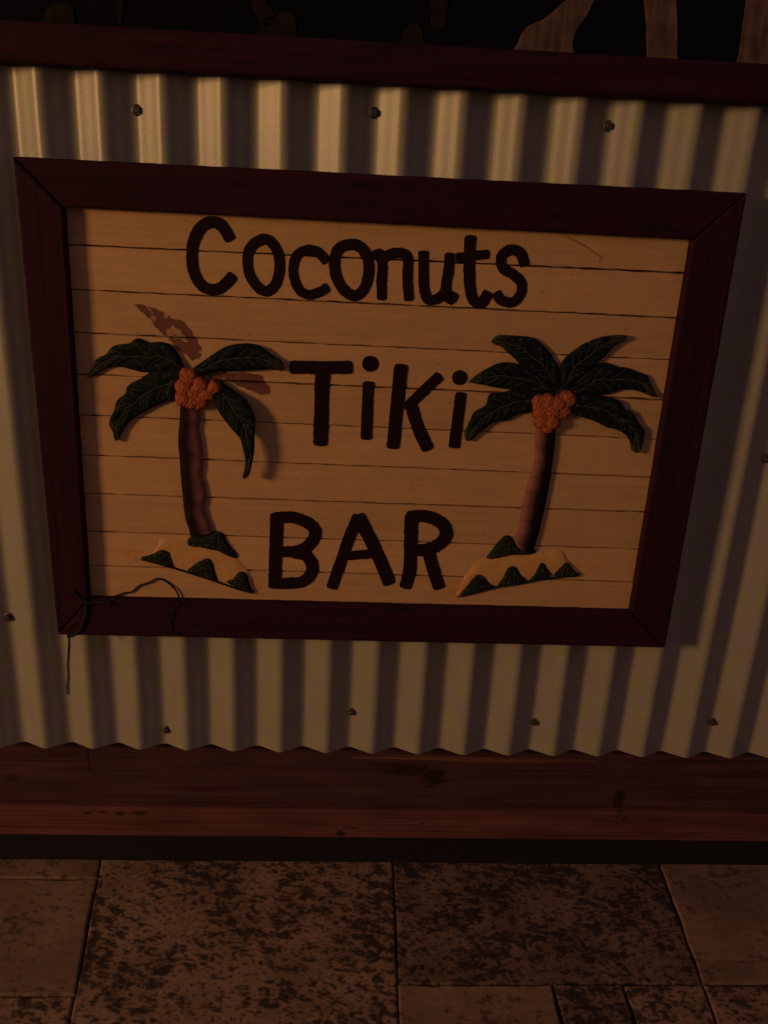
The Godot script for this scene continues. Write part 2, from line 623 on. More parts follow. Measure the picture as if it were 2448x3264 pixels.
func make_lamp(at: Vector3, energy: float) -> void:
	# a square paper lantern on a dark wooden stand, off to the left of the sign
	var lamp := node("lantern")
	lamp.position = Vector3(at.x, 0.0, at.z)
	tag(lamp, "lit square paper lantern on a dark wooden stand left of the bar", "lantern")
	var aim := Vector3(0.0, 0.72, 0.0) - at
	lamp.rotation.y = atan2(aim.x, aim.z)
	var dark := matte(lin(0.03, 0.02, 0.016), 0.7, 0.3)
	var half := 0.31
	put("case", slab(rect(-half - 0.03, at.y - half - 0.03, half + 0.03, at.y + half + 0.03), -0.16, -0.004, 0.006), dark, lamp)
	for q in [[-half - 0.03, -half - 0.03, half + 0.03, -half], [-half - 0.03, half, half + 0.03, half + 0.03], [-half - 0.03, -half, -half, half], [half, -half, half + 0.03, half]]:
		put("rim", slab(rect(q[0], at.y + q[1], q[2], at.y + q[3]), -0.004, 0.02, 0.003), dark, lamp)
	for s in [-1.0, 1.0]:
		put("leg", slab(rect(s * 0.22 - 0.025, 0.0, s * 0.22 + 0.025, at.y - half - 0.03), -0.11, -0.06, 0.003), dark, lamp)
	var paper := matte(lin(0.8, 0.72, 0.58), 0.7)
	paper.emission_enabled = true
	paper.emission = lin(1.0, 0.56, 0.22)
	paper.emission_energy_multiplier = 1.5
	put("lamp_paper", slab(rect(-half, at.y - half, half, at.y + half), -0.002, 0.006, 0.001), paper, lamp)
	var l := AreaLight3D.new()
	l.name = "lantern_light"
	l.light_color = lin(1.0, 0.545, 0.205)
	l.light_energy = energy
	l.area_size = Vector2(half * 2.0, half * 2.0)
	l.area_normalize_energy = true
	l.area_range = 40.0
	l.area_attenuation = 2.0
	l.shadow_enabled = true
	l.position = Vector3(0, at.y, 0.025)
	l.rotation = Vector3(0, PI, 0)
	lamp.add_child(l)


func make_materials() -> void:
	var im := plank_picture()
	M.plank = textured(im, Vector2(0.72, 0.5), Vector2(-0.36, 0.445), 0.75, 0.3)
	relief_map(M.plank, im, 0.7)
	im = beam_picture()
	M.beam = textured(im, Vector2(1.3, 1.3 * 316.0 / 2048.0), Vector2(-0.65, 0.235 - 1.3 * 316.0 / 2048.0), 0.75, 0.3)
	relief_map(M.beam, im, 1.5)
	im = wine_picture()
	M.wine = textured(im, Vector2(0.8, 0.2), Vector2.ZERO, 0.7, 0.22)
	relief_map(M.wine, im, 2.0)
	M.stone = []
	for q in [[71, Vector3(0.27, 0.168, 0.112), Vector3(0.030, 0.021, 0.022), 0.02], [81, Vector3(0.225, 0.140, 0.096), Vector3(0.080, 0.052, 0.043), -0.26], [91, Vector3(0.185, 0.115, 0.083), Vector3(0.026, 0.019, 0.021), 0.12]]:
		im = stone_picture(q[0], q[1], q[2], q[3])
		var m := textured(im, Vector2(0.72, 0.72), Vector2.ZERO, 0.85, 0.3)
		relief_map(m, im, 2.0)
		M.stone.append(m)
	im = sheet_picture()
	M.sheet = textured(im, Vector2(0.5, 0.5), Vector2.ZERO, 0.38, 0.57)
	relief_map(M.sheet, im, 2.0)
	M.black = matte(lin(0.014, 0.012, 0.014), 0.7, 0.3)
	M.letter = matte(lin(0.016, 0.0058, 0.0068), 0.7, 0.25)
	M.paint = painted(0.7, 0.25)
	M.steel = matte(lin(0.10, 0.085, 0.075), 0.5, 0.5)
	M.steel.metallic = 0.6


func make_ground() -> void:
	var s := Shape.new()
	s.quad(Vector3(-60, -0.005, -60), Vector3(60, -0.005, -60), Vector3(60, -0.005, 60), Vector3(-60, -0.005, 60), Vector3.UP)
	var ground := put("ground", s.done(), matte(lin(0.05, 0.04, 0.035), 0.95, 0.2))
	ground.set_meta("kind", "structure")
	# x0, x1, z0, z1, kind, and the lean of its two ends (x per metre of z)
	var stones := [
		[-0.84, -0.3803, -0.12, 0.0264, 1, 0, 0.11], [-0.84, -0.3803, 0.0272, 0.2245, 1, 0, 0.11], [-0.84, -0.3803, 0.2258, 0.53, 0, 0, 0.11],
		[-0.3797, 0.0556, -0.12, 0.53, 0, 0.11, -0.02], [0.0565, 0.4696, -0.12, 0.2083, 2, -0.02, -0.07], [0.4706, 0.95, -0.12, 0.2083, 1, -0.07, 0],
		[0.0565, 0.2535, 0.2097, 0.53, 1, -0.02, 0], [0.2558, 0.346, 0.2097, 0.53, 2, 0, 0], [0.3473, 0.4696, 0.2097, 0.53, 0, 0, -0.07], [0.4706, 0.95, 0.2097, 0.53, 0, -0.07, 0]]
	var rng := RandomNumberGenerator.new()
	rng.seed = 7
	for row in 3:
		var x := -1.5 + row * 0.13
		while x < 1.5:
			var w := rng.randf_range(0.3, 0.52)
			stones.append([x, x + w - 0.003, 0.533 + row * 0.4, 0.93 + row * 0.4, rng.randi_range(0, 2), 0, 0])
			x += w
	for side in [-1, 1]:
		for k in 4:
			var x0: float = -1.85 + (k % 2) * 0.505 if side < 0 else 0.953 + (k % 2) * 0.5
			stones.append([x0, x0 + (0.5 if side < 0 else 0.497), -0.12 + 0.327 * (k / 2), 0.204 + 0.326 * (k / 2), rng.randi_range(0, 2), 0, 0])
	var n := noise(18.0, 3, 12)
	for i in stones.size():
		var q: Array = stones[i]
		var corners := [Vector2(q[0] + q[5] * q[2], -q[2]), Vector2(q[1] + q[6] * q[2], -q[2]), Vector2(q[1] + q[6] * q[3], -q[3]), Vector2(q[0] + q[5] * q[3], -q[3])]
		var p := PackedVector2Array()
		for k in 4:
			var a: Vector2 = corners[k]
			var b: Vector2 = corners[(k + 1) % 4]
			var cut := 9
			for j in cut:
				var c := a.lerp(b, float(j) / cut)
				var side := (b - a).normalized().orthogonal()
				p.append(c + side * (absf(n.get_noise_2d(c.x * 3.0 + i, c.y * 3.0)) * 0.0045 * (1.0 if j > 0 else 0.5)))
		var shift := Vector2(rng.randf() * 0.7, rng.randf() * 0.7)
		var o := put("paving_stone", slab(p, -0.03, 0.0, 0.0028, 0.0, 2, null, shift), M.stone[q[4]], ground)
		o.rotation = Vector3(-PI / 2 + rng.randf_range(-0.003, 0.003), 0, 0)
		o.position.y = rng.randf_range(-0.0015, 0.0015)


func make_bar_front() -> void:
	# the framing that everything is nailed to
	var wall := put("wall", box_mesh(-2.6, -0.01, -0.25, 2.6, 1.95, -0.03), matte(lin(0.03, 0.025, 0.022), 0.9))
	wall.set_meta("kind", "structure")

	# corrugated sheet
	var pitch := 0.065
	var depth := 0.0071
	var y0 := 0.2098
	var y1 := 1.098
	var dent := noise(1.7, 2, 8)
	var s := Shape.new(true)
	var cols := 20
	var start := -0.0172 - 36.0 * pitch
	var rows := 12
	var total := cols * 72
	for i in total:
		for j in rows:
			var p := []
			var uv := []
			for c in [[i, j], [i + 1, j], [i + 1, j + 1], [i, j + 1]]:
				var x: float = start + c[0] * pitch / cols
				var y: float = lerpf(y0, y1, float(c[1]) / rows)
				var ph := TAU * (x + 0.0172) / pitch
				var z := -depth * (cos(ph) + 0.09 * cos(3.0 * ph)) + 0.0016 * dent.get_noise_2d(x * 1.6, y * 1.2)
				p.append(Vector3(x, y, z))
				uv.append(Vector2(x * 1.2, y))
			s.quad(p[0], p[1], p[2], p[3], Vector3(0, 0, 1), uv[0], uv[1], uv[2], uv[3])
			if j == 0:
				var low := Vector3(0, 0, -0.0007)
				s.group(false)
				s.quad(p[0], p[1], p[1] + low, p[0] + low, Vector3(0, -1, 0), uv[0], uv[1], uv[1], uv[0])
				s.group(true)
	var sheet := put("corrugated_sheet", s.done(), M.sheet)
	tag(sheet, "off-white corrugated metal sheet covering the bar front behind the sign", "metal siding")
	# hex screws with washers, in the valleys
	var screw := Shape.new()
	var turn := Transform3D(Basis(Vector3.RIGHT, PI / 2), Vector3.ZERO)
	lathe(screw, [[0.0, 0.0], [0.0062, 0.0], [0.0062, 0.0012], [0.0045, 0.0022]], 20, turn)
	lathe(screw, [[0.0040, 0.002], [0.0040, 0.0052], [0.0034, 0.0058], [0.0, 0.0058]], 6, turn)
	var sm := screw.done()
	for q in [[-0.5351, 1.0333], [-0.2751, 1.0313], [-0.0172, 1.0412], [0.2452, 1.0404], [0.503, 1.04], [-0.4749, 0.4066], [-0.2748, 0.2342], [-0.0152, 0.2689], [0.2463, 0.2571], [0.505, 0.262], [0.504, 0.66], [-0.535, 0.26]]:
		var o := put("screw", sm, M.steel, sheet)
		o.position = Vector3(q[0], q[1], -depth * 1.07 + 0.0004)
		o.rotation.z = q[0] * 9.0

	# dark rail along the top and the painted panel above it
	var rail := put("top_rail", slab(rect(-2.6, 1.0685, 2.6, 1.1075), -0.029, 0.0315, 0.004), M.wine)
	tag(rail, "dark wine-red wooden rail along the top of the metal siding", "rail")
	var panel := put("mural_panel", slab(rect(-2.6, 1.109, 2.6, 1.95), -0.029, -0.006, 0.002), matte(lin(0.005, 0.005, 0.010), 0.75, 0.15))
	tag(panel, "near-black panel painted with tan trunk shapes above the rail", "painted panel")
	var tan_paint := [brushed(Vector3(0.125, 0.078, 0.064), 101), brushed(Vector3(0.017, 0.013, 0.011), 102)]
	var shapes := mural_shapes()
	for i in shapes.size():
		var f := smooth_line(flat_points(shapes[i]), 40, true)
		f.remove_at(40)
		put("painted_streak", slab(f, -0.0065, -0.0045, 0.0006), tan_paint[0 if i < 3 else 1], panel)

	# boards under the sheet
	var beam := put("bottom_board", slab(rect(-2.6, 0.0995, 2.6, 0.2345), -0.029, -0.0165, 0.003), M.beam)
	tag(beam, "red-brown stained board with dark knots under the corrugated metal", "board")
	var strip := put("skirting_strip", slab(rect(-2.6, 0.047, 2.6, 0.0985), -0.029, -0.0075, 0.0022), M.beam)
	tag(strip, "narrow lighter red wooden strip along the foot of the bar", "wood strip")
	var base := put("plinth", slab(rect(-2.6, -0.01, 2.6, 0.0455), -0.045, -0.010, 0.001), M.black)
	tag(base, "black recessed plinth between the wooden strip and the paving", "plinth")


func mural_shapes() -> Array:
	return [
		[127.1, 1101.8, 134.1, 1115.4, 138.5, 1127.0, 145.9, 1135.5, 158.2, 1140.5, 170.1, 1149.7, 181.6, 1160.7, 196.2, 1175.7, 221.6, 1177.1, 212.6, 1162.3, 207.1, 1148.4, 197.1, 1132.5, 194.5, 1118.5, 194.0, 1104.4],
		[261.4, 1180.8, 266.0, 1165.2, 272.1, 1141.3, 277.0, 1115.3, 279.3, 1100.4, 312.8, 1101.7, 310.6, 1115.3, 306.3, 1143.1, 300.9, 1167.0, 296.1, 1182.6],
		[378.5, 1187.1, 376.9, 1171.0, 377.9, 1141.9, 378.9, 1117.1, 380.8, 1102.1, 441.0, 1103.5, 438.2, 1116.8, 430.3, 1144.6, 411.6, 1188.8],
		[-143.8, 1098.6, -142.9, 1113.2, -136.6, 1124.8, -124.1, 1131.0, -108.9, 1134.2, -103.9, 1124.9, -103.1, 1113.7, -102.6, 1099.9],
		[9.9, 1103.2, 9.7, 1116.3, 11.6, 1122.1, 18.5, 1129.7, 27.6, 1128.6, 32.5, 1117.5, 33.7, 1104.5],
		[35.1, 1168.7, 37.0, 1153.0, 39.6, 1140.4, 40.8, 1127.9, 55.0, 1128.7, 55.9, 1141.3, 57.7, 1154.1, 59.2, 1169.9],
		[-292.0, 1151.1, -291.1, 1135.6, -290.0, 1124.7, -290.2, 1115.5, -286.7, 1115.7, -284.4, 1125.0, -282.4, 1136.1, -279.7, 1151.8],
		[-156.9, 1152.1, -149.9, 1138.4, -139.2, 1121.5, -128.5, 1120.4, -126.7, 1131.7, -135.6, 1143.9, -140.9, 1153.0],
		[-369.4, 1098.3, -368.0, 1109.5, -363.8, 1122.4, -351.0, 1129.3, -337.2, 1126.9, -334.5, 1116.0, -335.9, 1109.6, -337.5, 1099.9],
	]


func make_sign() -> void:
	var sign := node("tiki_bar_sign")
	sign.position = Vector3(0, 0.4026, 0.007)
	tag(sign, "wood-framed plank sign reading Coconuts Tiki BAR between two carved palm trees", "sign")
	var away := Vector3(0, -0.4026, -0.007)

	# frame: four mitred boards
	var o := [Vector2(-0.4, 0.4026), Vector2(0.4, 0.4026), Vector2(0.4, 0.978), Vector2(-0.4, 0.978)]
	var i := [Vector2(-0.3572, 0.4543), Vector2(0.3462, 0.4534), Vector2(0.3478, 0.9258), Vector2(-0.3518, 0.9294)]
	var gap := 0.0006
	for k in 4:
		var m := (k + 1) % 4
		var p := PackedVector2Array([o[k], o[m], i[m], i[k]])
		var d: Vector2 = (o[m] - o[k]).normalized() * gap
		p = PackedVector2Array([p[0] + d, p[1] - d, p[2] - d, p[3] + d])
		var b := put("frame_board", slab(worn(p, 0.0006, 0.014, 200 + k), 0.007, 0.032 + [0.0, 0.0004, -0.0003, 0.0007][k], 0.0028, -PI / 2 * k, 3, null, Vector2(0.13 * k, 0.061 * k)), M.wine, sign)
		b.position = away

	# ten planks
	var rng := RandomNumberGenerator.new()
	rng.seed = 3
	var gaps := [0.0, 0.0010, 0.0009, 0.0006, 0.0011, 0.0005, 0.0006, 0.0010, 0.0007, 0.0009, 0.0]
	for k in 10:
		var tl: float = PLANK_LEFT[k - 1] - 0.0007 if k > 0 else 0.94
		var tr: float = PLANK_RIGHT[k - 1] - gaps[k] if k > 0 else 0.938
		var bl: float = PLANK_LEFT[k] + 0.0007 if k < 9 else 0.447
		var br: float = PLANK_RIGHT[k] + gaps[k + 1] if k < 9 else 0.447
		var p := PackedVector2Array([Vector2(-0.359, bl), Vector2(0.356, br), Vector2(0.356, tr), Vector2(-0.359, tl)])
		var b := put("plank", slab(worn(p, 0.0010, 0.012, 210 + k), 0.009, 0.018 + rng.randf_range(-0.0003, 0.0003), 0.0007), M.plank, sign)
		b.position = away

	# hand-painted letters
	var n := 0
	for glyph in letters():
		var s := Shape.new()
		var level := 0
		for q in glyph:
			n += 1
			var top := 0.0189 + 0.00012 * level
			level += 1
			var f := flat_points(q[2])
			var w: float = q[1] * 0.00107
			if q[0] == 2:
				var ring := PackedVector2Array()
				for t in 7:
					ring.append(f[0] + Vector2.from_angle(TAU * t / 7.0) * w * 0.5)
				stroke(s, ring, w * 1.06, 0.017, top, true, n)
			else:
				stroke(s, f, w, 0.017, top, q[0] == 1, n)
		var b := put("letter", s.done(), M.letter, sign)
		b.position = away

	make_palm(sign, away, "carved palm missing two fronds, one frond curling forward", [[[-227.9, 754.7, -236.4, 773.0, -243.7, 781.2, -255.7, 784.5, -269.4, 783.2, -281.2, 787.8, -290.6, 781.6, -299.7, 780.0, -310.5, 777.0, -318.6, 767.5, -327.9, 763.3, -332.9, 756.9, -341.3, 741.6], [-227.9, 753.1, -237.3, 749.3, -246.4, 751.6, -260.2, 751.1, -274.1, 748.2, -289.2, 751.1, -304.2, 754.1, -317.3, 752.0, -329.2, 744.5, -338.6, 739.8, -341.3, 741.3], 0.0], [[-227.9, 753.9, -252.5, 752.2, -267.9, 748.4, -280.6, 740.1, -294.8, 731.7, -298.4, 722.0, -308.1, 713.7, -312.8, 700.6, -318.0, 690.7, -319.0, 682.5, -315.4, 674.5, -315.1, 668.7, -312.1, 663.9], [-232.1, 741.9, -237.2, 729.0, -241.5, 717.7, -252.5, 713.8, -266.7, 707.1, -281.1, 698.5, -292.4, 690.8, -301.5, 679.9, -305.9, 671.5, -310.2, 664.8, -311.8, 663.7], 0.0], [[-217.1, 756.6, -207.7, 763.2, -196.8, 771.4, -182.9, 780.5, -172.1, 784.8, -161.4, 786.4, -152.3, 787.1, -138.5, 783.8, -126.2, 774.9, -115.4, 768.4, -110.7, 759.1], [-212.7, 748.2, -205.0, 748.0, -188.0, 753.0, -166.4, 754.6, -146.3, 756.2, -129.3, 758.4, -120.0, 757.2, -113.8, 756.6, -111.0, 758.3], 0.0], [[-197.6, 735.3, -196.0, 724.7, -192.8, 714.2, -188.0, 705.3, -181.7, 697.1, -173.8, 687.3, -168.3, 681.4, -162.7, 674.8, -158.9, 660.4, -156.9, 648.9, -158.2, 637.2, -160.6, 628.2, -158.4, 625.2], [-185.1, 740.5, -180.2, 736.6, -169.2, 729.7, -156.6, 721.2, -147.2, 706.0, -144.7, 693.6, -145.7, 682.5, -146.2, 659.7, -148.7, 644.2, -151.9, 630.6, -156.5, 625.2], 0.014]],
		[[-234.7, 710.2, -236.2, 691.5, -238.9, 666.7, -237.9, 641.7, -237.1, 616.2, -235.6, 590.3, -233.9, 567.5, -229.5, 549.8, -228.4, 541.8], [-211.4, 711.1, -211.9, 692.4, -213.0, 679.2, -210.3, 662.7, -209.2, 639.2, -211.3, 622.2, -207.6, 608.5, -206.3, 594.7, -209.1, 580.6, -206.9, 570.1, -203.0, 559.6, -200.0, 548.0]], false, [[-292.1, 508.2, -275.9, 516.9, -268.9, 527.1, -267.0, 533.6, -260.2, 536.8, -248.7, 536.4, -235.7, 531.8, -219.2, 530.4, -202.6, 527.3, -186.1, 520.4, -171.2, 511.7, -162.9, 502.7, -152.9, 488.0, -148.8, 465.5], [-291.8, 507.1, -270.0, 501.1, -250.2, 495.2, -220.3, 485.8, -195.3, 477.1, -170.0, 468.3, -149.2, 462.8]], [[-229.5, 538.7, -218.7, 542.6, -208.8, 542.0, -198.7, 548.6, -188.9, 547.1, -185.6, 542.7, -180.8, 532.0, -172.7, 521.3, -169.4, 515.9, -171.1, 511.2, -181.1, 515.5, -191.0, 520.7, -205.9, 524.0, -219.1, 527.2, -232.3, 527.7], [-292.2, 508.1, -280.8, 513.6, -269.0, 520.3, -262.3, 522.7, -254.1, 519.8, -251.2, 508.0, -250.6, 497.3, -269.8, 501.9], [-233.4, 492.4, -224.7, 503.2, -214.6, 510.0, -206.1, 513.3, -201.2, 509.4, -197.3, 494.7, -194.7, 481.7, -196.8, 478.7, -215.2, 485.1], [-185.0, 479.4, -176.5, 484.1, -169.6, 493.6, -162.9, 495.3, -156.2, 489.3, -152.9, 475.3, -148.2, 463.7, -163.1, 467.1, -173.3, 471.4]], [-223.4, 745.5, 8.9, -229.4, 733.1, 8.5, -230.3, 719.6, 8.0, -218.2, 727.2, 8.6, -220.4, 716.0, 7.7, -209.4, 736.3, 8.0, -211.9, 716.3, 8.5, -202.8, 727.8, 8.5, -193.4, 734.5, 6.9])
	make_palm(sign, away, "carved palm with all six fronds", [[[222.7, 749.4, 215.0, 771.4, 206.8, 783.0, 200.7, 791.2, 189.5, 800.8, 178.7, 806.8, 161.8, 808.1, 140.0, 808.0, 133.6, 804.5, 130.6, 800.2], [209.6, 743.7, 198.3, 751.9, 187.2, 760.1, 172.5, 769.8, 161.2, 780.4, 150.2, 789.3, 142.9, 794.8, 135.1, 797.0, 131.1, 799.4], 0.0], [[219.9, 751.0, 216.5, 773.2, 220.3, 783.6, 231.0, 794.1, 243.4, 803.0, 259.4, 810.3, 275.9, 813.4, 290.3, 814.0], [226.6, 746.1, 242.0, 760.5, 251.0, 771.1, 258.5, 779.1, 268.9, 790.5, 277.7, 801.0, 288.6, 808.1, 290.4, 813.2], 0.0], [[214.4, 747.3, 193.8, 762.1, 175.7, 771.7, 158.2, 776.1, 143.0, 775.5, 128.4, 768.1, 115.6, 759.1, 107.7, 752.0], [213.2, 742.1, 202.9, 741.7, 182.2, 742.7, 161.4, 744.5, 144.1, 745.6, 126.8, 748.4, 113.0, 750.5, 108.1, 751.3], 0.0], [[226.4, 747.8, 239.5, 753.5, 250.1, 764.2, 257.1, 776.5, 272.0, 780.4, 282.8, 776.6, 296.8, 775.4, 309.5, 770.8, 322.2, 766.9, 329.0, 756.8, 335.8, 746.6, 339.1, 742.4], [230.9, 739.3, 241.2, 739.6, 253.3, 740.1, 277.2, 742.7, 292.0, 748.5, 307.6, 749.1, 320.2, 746.1, 333.2, 741.3, 338.8, 741.8], 0.0], [[195.9, 743.2, 188.8, 744.7, 168.1, 745.6, 149.8, 739.7, 134.6, 737.4, 130.7, 723.3, 117.7, 714.1, 113.4, 703.3, 107.6, 688.9, 109.8, 679.6], [200.9, 729.4, 194.4, 725.7, 186.5, 718.3, 171.3, 714.3, 158.2, 706.7, 141.2, 702.5, 128.3, 691.4, 118.6, 682.1, 112.8, 678.3, 110.5, 679.1], 0.0], [[232.6, 739.3, 254.8, 741.9, 276.0, 739.2, 294.0, 734.6, 300.5, 726.0, 311.7, 721.1, 318.6, 710.7, 328.1, 700.2, 329.4, 685.8, 327.5, 674.8, 323.7, 670.6], [234.7, 721.8, 238.8, 716.7, 249.7, 713.5, 266.1, 708.8, 281.0, 702.2, 295.6, 699.1, 307.1, 692.3, 313.8, 683.4, 316.9, 674.4, 322.4, 670.6], 0.0]],
		[[195.6, 697.7, 195.4, 684.0, 197.0, 669.5, 197.4, 652.0, 193.8, 632.6, 191.1, 617.5, 188.5, 594.6, 187.9, 571.5, 184.4, 555.8, 181.4, 549.5, 187.6, 538.6], [220.0, 698.5, 220.6, 684.9, 221.2, 667.5, 220.6, 648.3, 220.3, 625.9, 218.6, 603.2, 216.1, 580.1, 214.5, 561.4, 210.9, 540.9, 208.8, 532.9]], true, [[114.5, 467.6, 119.3, 483.4, 126.9, 499.9, 137.4, 515.5, 150.2, 520.7, 164.7, 524.3, 176.1, 527.8, 190.8, 529.0, 214.2, 531.3, 218.5, 533.0, 229.0, 530.9, 237.4, 536.0, 246.3, 535.1, 255.2, 522.9, 267.0, 511.9, 274.4, 503.0], [116.2, 465.2, 136.7, 470.4, 165.8, 479.4, 195.2, 485.1, 224.4, 492.5, 253.8, 497.4, 274.3, 501.9]], [[149.8, 520.8, 157.5, 536.4, 165.3, 547.7, 172.0, 553.8, 179.5, 551.6, 186.3, 542.0, 195.9, 535.2, 210.6, 535.6, 214.5, 531.7, 205.4, 528.6, 190.8, 527.2, 176.1, 526.8, 164.6, 522.8], [118.2, 467.1, 126.6, 482.4, 134.5, 494.9, 141.5, 500.3, 150.7, 496.5, 157.6, 486.5, 164.8, 481.0, 143.8, 473.2], [167.8, 480.9, 173.0, 496.8, 177.7, 509.8, 184.8, 513.6, 191.0, 510.5, 196.5, 500.7, 205.6, 491.9, 189.2, 484.1], [208.7, 490.9, 215.4, 504.4, 218.6, 516.6, 224.3, 518.7, 229.6, 511.3, 237.5, 500.5, 224.2, 492.6], [239.1, 499.6, 245.9, 511.8, 252.4, 519.5, 258.7, 517.3, 267.3, 507.5, 275.1, 502.8, 268.5, 497.9, 253.5, 498.0]], [195.3, 729.9, 8.6, 205.3, 732.0, 7.9, 217.7, 729.8, 8.2, 228.3, 734.6, 8.9, 198.2, 718.6, 8.6, 211.1, 719.1, 8.6, 224.0, 720.4, 8.6, 201.2, 707.2, 8.3, 212.6, 706.7, 8.3, 208.2, 699.5, 6.2])


func letters() -> Array:
	return [
		[[0, 13.2, [-174.2, 903.9, -181.5, 915.7, -191.5, 920.1, -204.1, 914.7, -213.3, 899.7, -216.3, 882.4, -214.3, 865.1, -205.7, 850.4, -190.4, 846.4, -178.8, 853.5, -171.7, 861.4]]],
		[[1, 12.2, [-135.0, 904.4, -149.0, 896.4, -154.1, 882.6, -151.7, 865.2, -142.8, 851.7, -132.5, 847.1, -123.4, 853.8, -118.4, 869.2, -119.0, 886.6, -124.9, 898.7]]],
		[[0, 11.4, [-65.9, 884.4, -75.1, 892.7, -86.6, 894.7, -98.0, 888.7, -102.5, 874.8, -100.3, 859.8, -93.6, 848.7, -83.2, 845.3, -71.6, 849.1, -64.4, 853.7]]],
		[[1, 12.8, [-38.2, 902.9, -52.1, 896.9, -55.8, 881.8, -53.3, 866.9, -45.2, 853.3, -32.4, 846.1, -22.2, 852.9, -17.1, 868.4, -17.8, 886.0, -26.1, 899.3]]],
		[[0, 11.9, [-10.1, 891.8, -4.5, 893.5, -1.2, 879.2, -1.6, 864.0, -0.5, 845.6]], [0, 11.9, [-2.4, 887.9, 7.1, 894.0, 19.4, 896.0, 26.9, 890.4, 27.8, 870.3, 30.8, 845.9]]],
		[[0, 12.1, [44.7, 896.6, 46.0, 876.1, 48.3, 855.9, 54.2, 845.3, 66.7, 848.4, 73.8, 859.5]], [0, 12.1, [74.9, 895.5, 74.4, 877.3, 73.0, 859.5, 78.5, 846.3, 82.8, 851.7]]],
		[[0, 13.2, [96.7, 915.3, 97.8, 888.4, 100.4, 863.2, 105.6, 848.0, 115.2, 844.0, 121.7, 854.3]], [0, 10.9, [84.9, 893.9, 117.0, 898.8]]],
		[[0, 12.1, [161.0, 890.6, 154.5, 902.1, 143.8, 904.7, 134.1, 897.5, 136.6, 885.0, 149.1, 878.0, 159.2, 869.5, 160.5, 856.7, 152.2, 846.8, 138.8, 848.0, 132.8, 854.8]]],
		[[0, 15.6, [-101.6, 760.4, -68.5, 761.1, -35.4, 762.6]], [0, 17.4, [-66.7, 759.9, -66.8, 714.5, -67.4, 669.2]]],
		[[2, 9.2, [-10.4, 768.0]], [0, 13.9, [-11.6, 743.2, -11.8, 710.3, -11.7, 678.2]]],
		[[0, 16.0, [26.0, 765.0, 24.0, 717.8, 21.7, 668.3]], [0, 12.9, [71.3, 755.4, 53.1, 735.7, 36.1, 717.4]], [0, 15.2, [41.4, 717.6, 51.4, 690.7, 63.5, 667.3]]],
		[[2, 8.7, [96.8, 755.3]], [0, 14.0, [100.0, 734.1, 98.6, 703.4, 96.9, 671.3]]],
		[[0, 16.6, [-119.6, 570.8, -120.9, 522.1, -122.0, 474.5]], [0, 15.5, [-120.8, 568.6, -100.5, 569.7, -80.1, 562.7, -71.2, 551.1, -74.9, 538.1, -84.2, 528.3, -96.9, 523.6, -115.9, 522.2]], [0, 15.7, [-96.8, 521.0, -82.5, 518.0, -74.3, 504.2, -76.4, 490.9, -86.7, 480.8, -104.4, 478.2, -122.0, 477.7]]],
		[[0, 15.2, [-18.2, 572.2, -27.6, 545.5, -39.1, 505.2, -47.6, 475.6]], [0, 16.9, [-16.7, 572.3, -2.1, 544.6, 12.8, 513.7, 25.5, 483.9]], [0, 12.8, [-31.5, 519.1, -1.2, 522.4]]],
		[[0, 17.0, [49.5, 575.2, 50.6, 535.8, 51.7, 500.7, 47.7, 479.1]], [0, 16.8, [47.9, 575.1, 67.6, 576.6, 87.2, 568.7, 95.3, 555.2, 90.7, 542.1, 75.3, 532.1, 56.2, 529.0]], [0, 16.2, [74.3, 527.7, 82.0, 503.3, 91.0, 479.4]]],
	]


